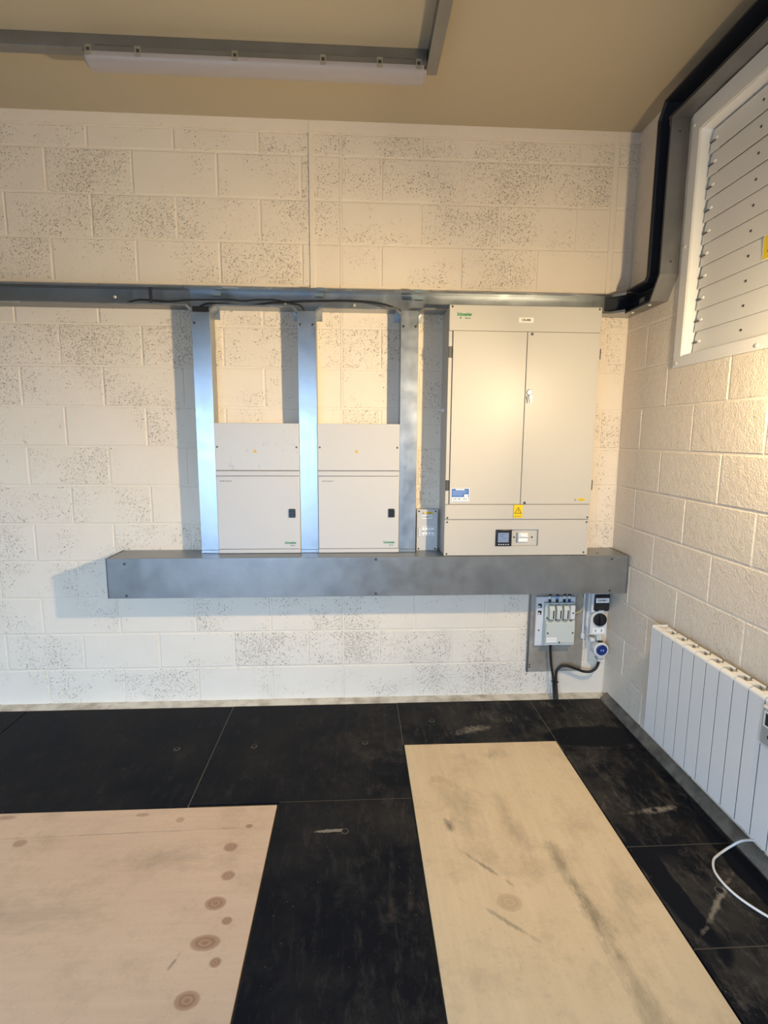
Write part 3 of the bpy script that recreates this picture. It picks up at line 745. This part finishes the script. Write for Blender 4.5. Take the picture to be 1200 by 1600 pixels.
ring_b = new_bm(); ring(ring_b, (-1.0565, -.9575, 1.2815, 1.3540), (-1.0545, -.9595, 1.2838, 1.3518), 'y', yd-.0013, yd-.0005); part('sticker_border', ring_b, m_blue, st)
for a, b in ((.010, .018), (.020, .028), (.036, .050), (.066, .074), (.078, .086)):
    pbox('sticker_icon', m_greyd, st, -1.0555+a, -1.0555+b, yd-.0012, yd-.0005, 1.291, 1.300)
ys_ = pbox('warning_sticker', m_yellow, cab, -.6985, -.6475, -CD-.0052, -CD-.0002, 1.187, 1.2625)
bm = new_bm()
cx_, cz_ = -.673, 1.226
def tri(s, dz=0): return [(cx_-s, cz_-s*.62+dz), (cx_+s, cz_-s*.62+dz), (cx_, cz_+s*1.12+dz)]
o_, i_ = tri(.0225), tri(.0160)
va = [[bm.verts.new((a, yy, b)) for a, b in tt] for tt in (o_, i_) for yy in (-CD-.0060, -CD-.0050)]
for k in range(3):
    j = (k+1) % 3
    bm.faces.new((va[0][k], va[0][j], va[2][j], va[2][k])); bm.faces.new((va[1][k], va[3][k], va[3][j], va[1][j]))
    bm.faces.new((va[0][k], va[1][k], va[1][j], va[0][j])); bm.faces.new((va[2][k], va[2][j], va[3][j], va[3][k]))
bmesh.ops.recalc_face_normals(bm, faces=bm.faces[:]); m_bron = simple('sticker_brown_ink', (0.16, 0.10, 0.008), .5)
part('triangle_outline', bm, m_bron, ys_)
bm = new_bm(); q = .013; prism(bm, [(cx_-.05*q, cz_-.55*q), (cx_+.40*q, cz_+.15*q), (cx_+.05*q, cz_+.15*q), (cx_+.25*q, cz_+1.0*q), (cx_-.35*q, cz_+.10*q), (cx_+.02*q, cz_+.10*q)], 'y', -CD-.0060, -CD-.0050)
part('lightning_bolt', bm, m_bron, ys_)
text('sticker_text', '400 VOLTS', .0080, (cx_, -CD-.0056, 1.1965), m_bron, ys_, bold=.0002)
warning_triangle('warning_triangle', -.345, 1.2915, .0085, yd, dr, m_greyd)
pl_ = pbox('yellow_label', m_yellow, dr, -.330, -.290, yd-.0006, yd+.0006, 1.286, 1.299)
for k in range(2): pbox('label_line', m_bron, pl_, -.327, -.293, yd-.0010, yd-.0005, 1.2885+k*.005, 1.2900+k*.005)
for k in range(3):                                  # white fixing pin on the wall-side of the carcass
    pass
bm = new_bm(); cyl(bm, (-.10, 1.79), .011, 'x', CX0-.014, CX0+.001, 14); part('side_knob', bm, m_white, cab)

# ------------------------------------------------------------------ service backplate with cut-out
bp = thing('backplate', 'bare galvanised steel backplate on the wall below the large trunking', 'metal plate', (-.33, -.006, .165))
bm = new_bm(); box(bm, -.515, -.155, -.013, -.001, .164, .741, .003); part('plate', bm, m_plate, bp)
pbox('rolled_edge', m_galv, bp, -.515, -.503, -.020, -.0125, .164, .741, .003)
for x, z in [(-.494, .212), (-.494, .197)]: place('screw', me_screw_s, (x, -.013, z), bp)
bm = new_bm(); box(bm, -.170, -.158, -.026, -.0135, .400, .741, .003); part('conduit_strip', bm, m_greyw, bp)
bm = new_bm(); box(bm, -.176, -.152, -.030, -.0135, .385, .420, .005, 2); part('strip_end_clip', bm, m_greyw, bp)

co = thing('service_cutout', 'grey fused service cut-out with three fuse carriers, mounted on the backplate', 'fuse unit', (-.35, -.03, .345))
bm = new_bm(); box(bm, -.476, -.230, -.040, -.0140, .348, .664, .003); part('mounting_box', bm, m_greyw, co)
for z in (.608, .563):
    kn = pbox('knockout', m_black, co, -.466, -.443, -.0408, -.0395, z-.012, z+.014)
    pbox('knockout_tab', m_greyw, kn, -.464, -.452, -.0420, -.0407, z-.010, z+.002, .001)
place('screw', me_screw_s, (-.455, -.040, .45), co)
bm = new_bm()
prism(bm, [(-.0405, .372), (-.088, .372), (-.090, .376), (-.090, .524), (-.070, .532), (-.066, .630), (-.062, .634), (-.0405, .634)], 'x', -.430, -.248)
part('fuse_base', bm, m_grey, co)
bm = new_bm()
prism(bm, [(-.0905, .384), (-.0965, .388), (-.0965, .510), (-.0905, .514)], 'x', -.427, -.254); part('terminal_cover', bm, m_grey, co)
bm = new_bm(); prism(bm, [(-.0660, .538), (-.104, .540), (-.104, .600), (-.094, .622), (-.0655, .628)], 'x', -.0165, .0165)
bmesh.ops.bevel(bm, geom=bm.edges[:], offset=.002, segments=1, affect='EDGES'); me_fc = mesh_of('fuse_carrier', bm, m_grey)
bm = new_bm(); box(bm, .003, .010, -.1052, -.1035, .546, .598); me_fs = mesh_of('carrier_slot', bm, m_black)
bm = new_bm(); prism(bm, [(-.015, 0), (.015, 0), (.012, -.010), (0, -.016), (-.012, -.010)], 'y', -.0925, -.060); me_fr = mesh_of('carrier_recess', bm, m_greyd)
for x in (-.397, -.352, -.307):
    f = place('fuse_carrier', me_fc, (x, 0, 0), co); place('carrier_slot', me_fs, (x, 0, 0), f)
    place('carrier_recess', me_fr, (x-.004, 0, .533), co)
pbox('neutral_block', m_greyw, co, -.284, -.254, -.100, -.066, .540, .626, .003)
place('screw', me_screw_s, (-.268, -.100, .580), co)
for x, z in [(-.418, .452), (-.343, .392), (-.262, .452), (-.418, .540), (-.275, .528)]:
    place('screw', me_screw_s, (x, -.0965 if z < .5 else -.090 if z < .53 else -.070, z), co)
lb = pbox('white_label', m_white, co, -.424, -.362, -.0978, -.0964, .394, .424)
for k in range(3): pbox('label_line', m_amber if k == 1 else m_greyw, lb, -.421, -.366, -.0982, -.0977, .400+k*.008, .402+k*.008)
for i, x in enumerate((-.398, -.352, -.306, -.275)):
    bm = new_bm(); cyl(bm, (x, -.050), .0085, 'z', .634, .655, 12); part('gland', bm, m_black if i != 3 else m_navy, co)
    bm = new_bm(); cyl(bm, (x, -.050), .0075, 'z', .655, .674, 12); part('cable_sleeve', bm, m_greyw if i != 1 else m_blue_l, co)
    bm = new_bm(); cyl(bm, (x, -.050), .0078, 'z', .674, .7405, 12); part('cable_tail', bm, m_rubber, co)
ew = cable('earth_wire', [(-.2505, -.055, .565), (-.225, -.055, .566), (-.196, -.056, .585), (-.186, -.056, .62), (-.196, -.055, .66), (-.215, -.050, .695), (-.228, -.045, .738)], .0028, m_earth,
     'thin yellow-green earth wire looping from the service cut-out up to the trunking', 'wire')

# ------------------------------------------------------------------ interlocked socket with plug
so = thing('interlock_socket', 'grey interlocked switched socket with a black rotary dial, near the corner', 'socket', (-.09, -.04, .40))
bm = new_bm(); box(bm, -.150, -.040, -.050, -.001, .432, .7405, .006, 2); part('back_box', bm, m_greyw, so)
bm = new_bm(); box(bm, -.148, -.040, -.085, -.049, .575, .739, .006, 2); part('breaker_housing', bm, m_greyw, so)
bm = new_bm(); box(bm, -.136, -.041, -.098, -.084, .592, .694, .006, 2); fl = part('breaker_window', bm, m_black, so, 'black hinged breaker window')
pbox('window_ridge', m_black, fl, -.134, -.043, -.101, -.097, .676, .690, .002)
for x in (-.118, -.058): pbox('window_foot', m_black, fl, x-.012, x+.012, -.099, -.086, .588, .596, .002)
pbox('circuit_label', m_white, fl, -.128, -.047, -.0994, -.0975, .642, .671)
text('label_text', 'DB-MB/1', .0165, (-.0875, -.0997, .657), m_ink, fl, bold=.0003)
bm = new_bm(); n_ = 20
pts = [(-.146, .432), (-.042, .432), (-.042, .53)] + [(-.094+.052*math.cos(a), .53+.052*math.sin(a)) for a in [math.pi*k/n_ for k in range(1, n_)]] + [(-.146, .53)]
prism(bm, pts, 'y', -.080, -.049); part('switch_housing', bm, m_greyw, so)
bm = new_bm(); lathe(bm, (-.090, .530), [(.041, -.078), (.041, -.092), (.039, -.096), (.031, -.098), (.029, -.094), (.004, -.094)], 'y', 30); dial = part('rotary_dial', bm, m_black, so, 'black rotary switch dial')
bm = new_bm(); box(bm, -.0975, -.0825, -.110, -.0935, .494, .566, .005, 2); part('dial_grip', bm, m_black, dial)
wl_ = pbox('rating_label', m_white, so, -.128, -.054, -.0815, -.0795, .440, .475)
for a in (.012, .050): pbox('label_mark', m_greyd, wl_, -.128+a, -.128+a+.008, -.0820, -.0814, .449, .466)
pbox('side_tab', m_greyw, so, -.160, -.149, -.055, -.028, .475, .568, .003)
bm = new_bm(); box(bm, -.106, -.070, -.092, -.050, .398, .4325, .004, 2); part('outlet_neck', bm, m_grey, so)
pbox('outlet_latch', m_black, so, -.098, -.066, -.096, -.0915, .386, .397, .002)
bm = new_bm(); box(bm, -.142, -.108, -.085, -.040, .384, .410, .008, 2); part('outlet_lid_ear', bm, m_greyw, so)

pg = thing('blue_plug', 'round blue industrial plug in a white ring, plugged below the dial', 'plug', (-.076, -.06, .339))
bm = new_bm(); lathe(bm, (-.076, .339), [(.040, -.040), (.046, -.050), (.048, -.088), (.047, -.100), (.043, -.1035), (.035, -.1040), (.034, -.099), (.004, -.099)], 'y', 34); part('plug_ring', bm, m_greyw, pg)
bm = new_bm(); lathe(bm, (-.074, .340), [(.0335, -.098), (.0335, -.1060), (.030, -.1085), (.003, -.1090)], 'y', 30); bc = part('plug_face', bm, m_navy, pg, 'dark blue round plug face')
for x, w, h in ((-.080, .0075, .013), (-.067, .0075, .013)): pbox('face_mark', m_blue_l, bc, x-w/2, x+w/2, -.1096, -.1086, .340-h/2, .340+h/2, .0005)
bm = new_bm(); prism(bm, [(-.090, .300), (-.062, .300), (-.064, .262), (-.090, .262)], 'y', -.095, -.060); part('plug_gland', bm, m_greyw, pg)
pbox('gland_collar', m_greyd, pg, -.095, -.058, -.098, -.057, .274, .283, .002)
cable('supply_flex', [(-.077, -.078, .264), (-.080, -.078, .235), (-.094, -.076, .205), (-.125, -.072, .186), (-.165, -.068, .186), (-.215, -.064, .204), (-.268, -.060, .220), (-.305, -.058, .218), (-.330, -.058, .195), (-.336, -.058, .160), (-.334, -.066, .09), (-.332, -.088, .0135)], .0088, m_rubber,
      'thick black flex curving from the blue plug down to the floor', 'cable')
sv = thing('service_cable', 'straight black service cable dropping from the cut-out to the floor', 'cable', (-.372, -.055, 0))
bm = new_bm(); tube(bm, [(-.384, -.058, .371), (-.378, -.056, .30), (-.368, -.056, .22), (-.356, -.064, .150), (-.352, -.072, .08), (-.352, -.092, .0125)], .0080, 10, 8); part('sheath', bm, m_rubber, sv)
bm = new_bm(); box(bm, -.364, -.324, -.079, -.054, .118, .123, .001); part('cable_tie', bm, m_black, sv)

# ------------------------------------------------------------------ radiator
N, PITCH_Y, RY = 11, .0797, -.676
rad = thing('electric_radiator', 'white finned electric radiator on the right wall above the floor boards', 'radiator', (-.06, -1.1, .156))
XF, XB = -.112, -.034
bm = new_bm()
hw = PITCH_Y/2-.0026
prof = [(XF, -hw+.0006), (XF+.0006, -hw), (XF+.048, -hw), (XF+.048, -hw+.003), (XF+.006, -hw+.003), (XF+.006, -.006), (XB-.012, -.006), (XB-.012, -hw+.010), (XB, -hw+.010), (XB, hw-.010), (XB-.012, hw-.010), (XB-.012, .006), (XF+.006, .006), (XF+.006, hw-.003), (XF+.048, hw-.003), (XF+.048, hw), (XF+.0006, hw), (XF, hw-.0006)]
prism(bm, prof, 'z', .160, .700)
me_fin = mesh_of('fin', bm, m_rad, 30)
bm = new_bm()                                         # curved cap joining the front plate to the top
prism(bm, [(XF, .7005), (XF+.001, .706), (XF+.006, .7115), (XF+.014, .714), (XF+.022, .714), (XF+.022, .709), (XF+.012, .7085), (XF+.010, .7005)], 'y', -hw, hw)
me_cap = mesh_of('fin_cap', bm, m_rad, 60)
bm = new_bm(); box(bm, XF+.0105, XB-.0125, -.015, .015, .640, .7105, .004, 2); me_fb = mesh_of('fin_block', bm, m_rad)
bm = new_bm(); box(bm, XB-.012, XB, -hw+.004, hw-.004, .690, .709, .003); me_fr2 = mesh_of('fin_rear_cap', bm, m_rad)
bm = new_bm(); box(bm, XF+.0012, XF+.040, -.0024, .0024, .162, .699); me_gap_shade = mesh_of('fin_gap_shade', bm, m_gap)  # dark strip painting the shade between fins, no part there
bm = new_bm(); cyl(bm, (-.066, .660), .017, 'y', -PITCH_Y/2+.0005, PITCH_Y/2-.0005, 16); me_pipe = mesh_of('fin_pipe', bm, m_rad)
for k in range(N):
    y = RY-.0012-PITCH_Y*(k+.5)
    f = place('fin', me_fin, (0, y, 0), rad)
    place('fin_cap', me_cap, (0, y, 0), f)
    if k: place('fin_gap_shade', me_gap_shade, (0, y+PITCH_Y/2, 0), rad)
    place('fin_block', me_fb, (0, y, 0), f); place('fin_rear_cap', me_fr2, (0, y, 0), f)
    place('fin_pipe', me_pipe, (0, y, 0), f)
pbox('end_panel', m_rad, rad, XF, XB, RY, RY+.006, .155, .7165, .0025, 2)
pbox('end_panel', m_rad, rad, XF, XB, RY-PITCH_Y*N-.009, RY-PITCH_Y*N-.003, .155, .7165, .0025, 2)
pbox('wall_bracket', m_greyd, rad, XB, -.001, RY-.20, RY-.16, .60, .64)
pbox('wall_bracket', m_greyd, rad, XB, -.001, RY-.70, RY-.66, .60, .64)
yc0, yc1 = RY-PITCH_Y*9-.006, RY-PITCH_Y*11+.004
bm = new_bm(); box(bm, XF-.014, XF-.0002, yc1, yc0, .540, .694, .010, 3); cp = part('control_panel', bm, m_rad, rad)
pbox('panel_face', m_greyd, cp, XF-.0152, XF-.0138, yc1+.010, yc0-.010, .552, .684, .0005)
bm = new_bm(); ring(bm, (yc1+.028, yc0-.018, .618, .676), (yc1+.034, yc0-.024, .624, .670), 'x', XF-.0175, XF-.0150); part('screen_frame', bm, m_rad, cp)
pbox('screen', m_black, cp, XF-.0158, XF-.0150, yc1+.034, yc0-.024, .624, .670)
for k in range(3): pbox('button', m_black, cp, XF-.0168, XF-.0150, yc0-.058-k*.03, yc0-.040-k*.03, .580, .592, .001)
cable('white_flex', [(-.046, -1.43, .140), (-.058, -1.362, .106), (-.064, -1.308, .058), (-.090, -1.290, .020), (-.130, -1.300, .0068), (-.165, -1.318, .0065), (-.197, -1.340, .0065), (-.226, -1.385, .0065), (-.233, -1.44, .0065), (-.222, -1.497, .0065), (-.198, -1.545, .0065), (-.168, -1.59, .0065), (-.13, -1.66, .0065), (-.105, -1.75, .0065), (-.10, -1.9, .0065)], .0045, m_wcable,
      'white power flex looping out from the radiator onto the black floor', 'cable')

# ------------------------------------------------------------------ louvre
lv = thing('louvre_vent', 'white louvred vent with closed horizontal slats high on the right wall', 'louvre', (0, -1.1, 1.985))
bm = new_bm(); ring(bm, (-1.80, -.497, 1.986, 3.137), (LY0, LY1-.003, LZ0, LZ1), 'x', -.012, -.0035); part('frame', bm, m_louver, lv)
bm = new_bm(); ring(bm, (LY0+.0, LY1-.0005, LZ0+.0005, LZ1-.0005), (LY0+.004, LY1-.005, LZ0+.005, LZ1-.005), 'x', -.0034, .10); part('reveal', bm, m_louver_in, lv)
pbox('backing', m_gap, lv, .090, .098, LY0+.006, LY1-.006, LZ0+.007, LZ1-.007)
SP, SZ = .0985, 2.046
bm = new_bm()
y0_, y1_ = LY0+.02, LY1-.016
rag = [(y1_, .002), (y1_-.004, .022), (y1_-.001, .040), (y1_-.009, .056), (y1_-.003, .074), (y1_-.012, .101)]
fr = [bm.verts.new((.036+.010*z/.101, y, z)) for y, z in rag] ; fl_ = [bm.verts.new((.036+.010*z/.101, y0_, z)) for y, z in rag]
br = [bm.verts.new((.040+.010*z/.101, y, z)) for y, z in rag] ; bl = [bm.verts.new((.040+.010*z/.101, y0_, z)) for y, z in rag]
for k in range(5):
    bm.faces.new((fr[k], fr[k+1], fl_[k+1], fl_[k])); bm.faces.new((br[k], bl[k], bl[k+1], br[k+1])); bm.faces.new((fr[k], br[k], br[k+1], fr[k+1])); bm.faces.new((fl_[k], fl_[k+1], bl[k+1], bl[k]))
bm.faces.new((fr[0], fl_[0], bl[0], br[0])); bm.faces.new((fr[5], br[5], bl[5], fl_[5]))
bmesh.ops.recalc_face_normals(bm, faces=bm.faces[:]); me_slat = mesh_of('slat', bm, m_louver, 30)
bm = new_bm(); lathe(bm, (0, 0), [(.0055, .002), (.0055, -.0015), (.003, -.003)], 'y', 10); me_rivet = mesh_of('rivet', bm, m_screw)
bm = new_bm(); cyl(bm, (0, 0), .0042, 'y', -.030, .008, 8); cyl_me = mesh_of('pivot_pin', bm, m_screw)
bm = new_bm(); box(bm, -.006, .002, -.008, .008, -.005, .005, .0015); me_clip = mesh_of('slat_clip', bm, m_louver_in)
for k in range(10):
    z = SZ+SP*k
    s = place('slat', me_slat, (0, 0, z), lv)
    place('rivet', me_rivet, (.0405, -.877, z+.050), s, RX)
    place('pivot_pin', cyl_me, (.0385, y1_-.010, z+.050), s)
    place('slat_clip', me_clip, (.0370, y1_-.048, z+.051), s)
for y, z in [(-.522, 2.006), (-.516, 2.552), (-.512, 3.085), (-1.045, 2.004)]:
    place('screw', me_screw_l, (-.012, y, z), lv, RX)
ysx = .030
yst = pbox('warning_sticker', m_yellow, lv, .0345, .0362, -1.135, -.966, 2.347, 2.438)
bm = new_bm(); ring(bm, (-1.139, -.962, 2.344, 2.441), (-1.135, -.966, 2.347, 2.438), 'x', .0347, .0362); part('sticker_margin', bm, m_white, yst)
pbox('sticker_bar', m_ink, yst, .0338, .0346, -1.12, -.988, 2.372, 2.378)
bm = new_bm(); prism(bm, [(-1.03, 2.392), (-.992, 2.392), (-1.011, 2.428)], 'x', .0338, .0346); part('sticker_symbol', bm, m_ink, yst)

# ------------------------------------------------------------------ ceiling conduit trunking and batten light
t1 = thing('ceiling_trunking', 'slim grey ceiling trunking running left to right above the batten light', 'cable trunking', (-2.6, -.53, CEIL-.053))
bm = new_bm(); box(bm, XL+.01, -1.276, -.556, -.506, CEIL-.053, CEIL-.001, .0015); part('channel', bm, m_galv_dark, t1)
pbox('lid', m_galv_dark, t1, XL+.01, -1.277, -.557, -.505, CEIL-.0555, CEIL-.0532, .0006)
t2 = thing('ceiling_trunking', 'slim grey ceiling trunking running out into the room from the lamp end', 'cable trunking', (-1.247, -1.5, CEIL-.053))
bm = new_bm(); box(bm, -1.273, -1.222, -4.0, -.478, CEIL-.053, CEIL-.001, .0015); part('channel', bm, m_galv_dark, t2)
pbox('lid', m_galv_dark, t2, -1.2735, -1.2215, -4.0, -.4775, CEIL-.0555, CEIL-.0532, .0006)
la = thing('batten_light', 'unlit batten light with a clipped opal diffuser under the ceiling trunking', 'lamp', (-2.0, -.53, 3.20))
LX0, LX1 = -2.742, -1.279
LT = CEIL-.0558
yc = -.531
bm = new_bm(); prism(bm, [(yc-.044, LT), (yc-.047, LT-.003), (yc-.047, LT-.026), (yc+.047, LT-.026), (yc+.047, LT-.003), (yc+.044, LT)], 'x', LX0+.002, LX1-.002)
part('body', bm, m_galv_dark, la, 'grey lamp body')
bm = new_bm()
n_ = 14; prof = [(yc-.050, LT-.026)] + [(yc-.050*math.cos(math.pi*k/n_), LT-.036-.030*math.sin(math.pi*k/n_)) for k in range(n_+1)] + [(yc+.050, LT-.026)]
prism(bm, prof, 'x', LX0, LX1); bmesh.ops.bevel(bm, geom=[e for e in bm.edges if abs(e.verts[0].co.x-e.verts[1].co.x) < 1e-6 and len(e.link_faces) == 2 and any(len(f.verts) > 6 for f in e.link_faces)], offset=.012, segments=3, affect='EDGES')
part('diffuser', bm, m_opal, la, 'opal white diffuser', smooth=50)
bm = new_bm(); ring(bm, (-.012, .012, -.036, .004), (-.007, .007, -.020, -.006), 'y', -.0035, 0); me_lc = mesh_of('clip', bm, simple('lamp_clip_steel', (.46, .44, .40), .4, .7))
bm = new_bm(); box(bm, -.007, .007, -.0025, 0, -.020, -.006); me_lcd = mesh_of('clip_slot', bm, m_screw)
for x in (-2.715, -2.51, -2.105, -1.73, -1.485, -1.315):
    c_ = place('clip', me_lc, (x, yc-.0472, LT-.006), la); place('clip_slot', me_lcd, (x, yc-.0472, LT-.006), c_)
for x0, x1 in ((-2.69, -2.53), (-1.462, -1.34)):
    pbox('body_slot', m_gap, la, x0, x1, yc-.0480, yc-.0465, LT-.0035, LT-.0005)
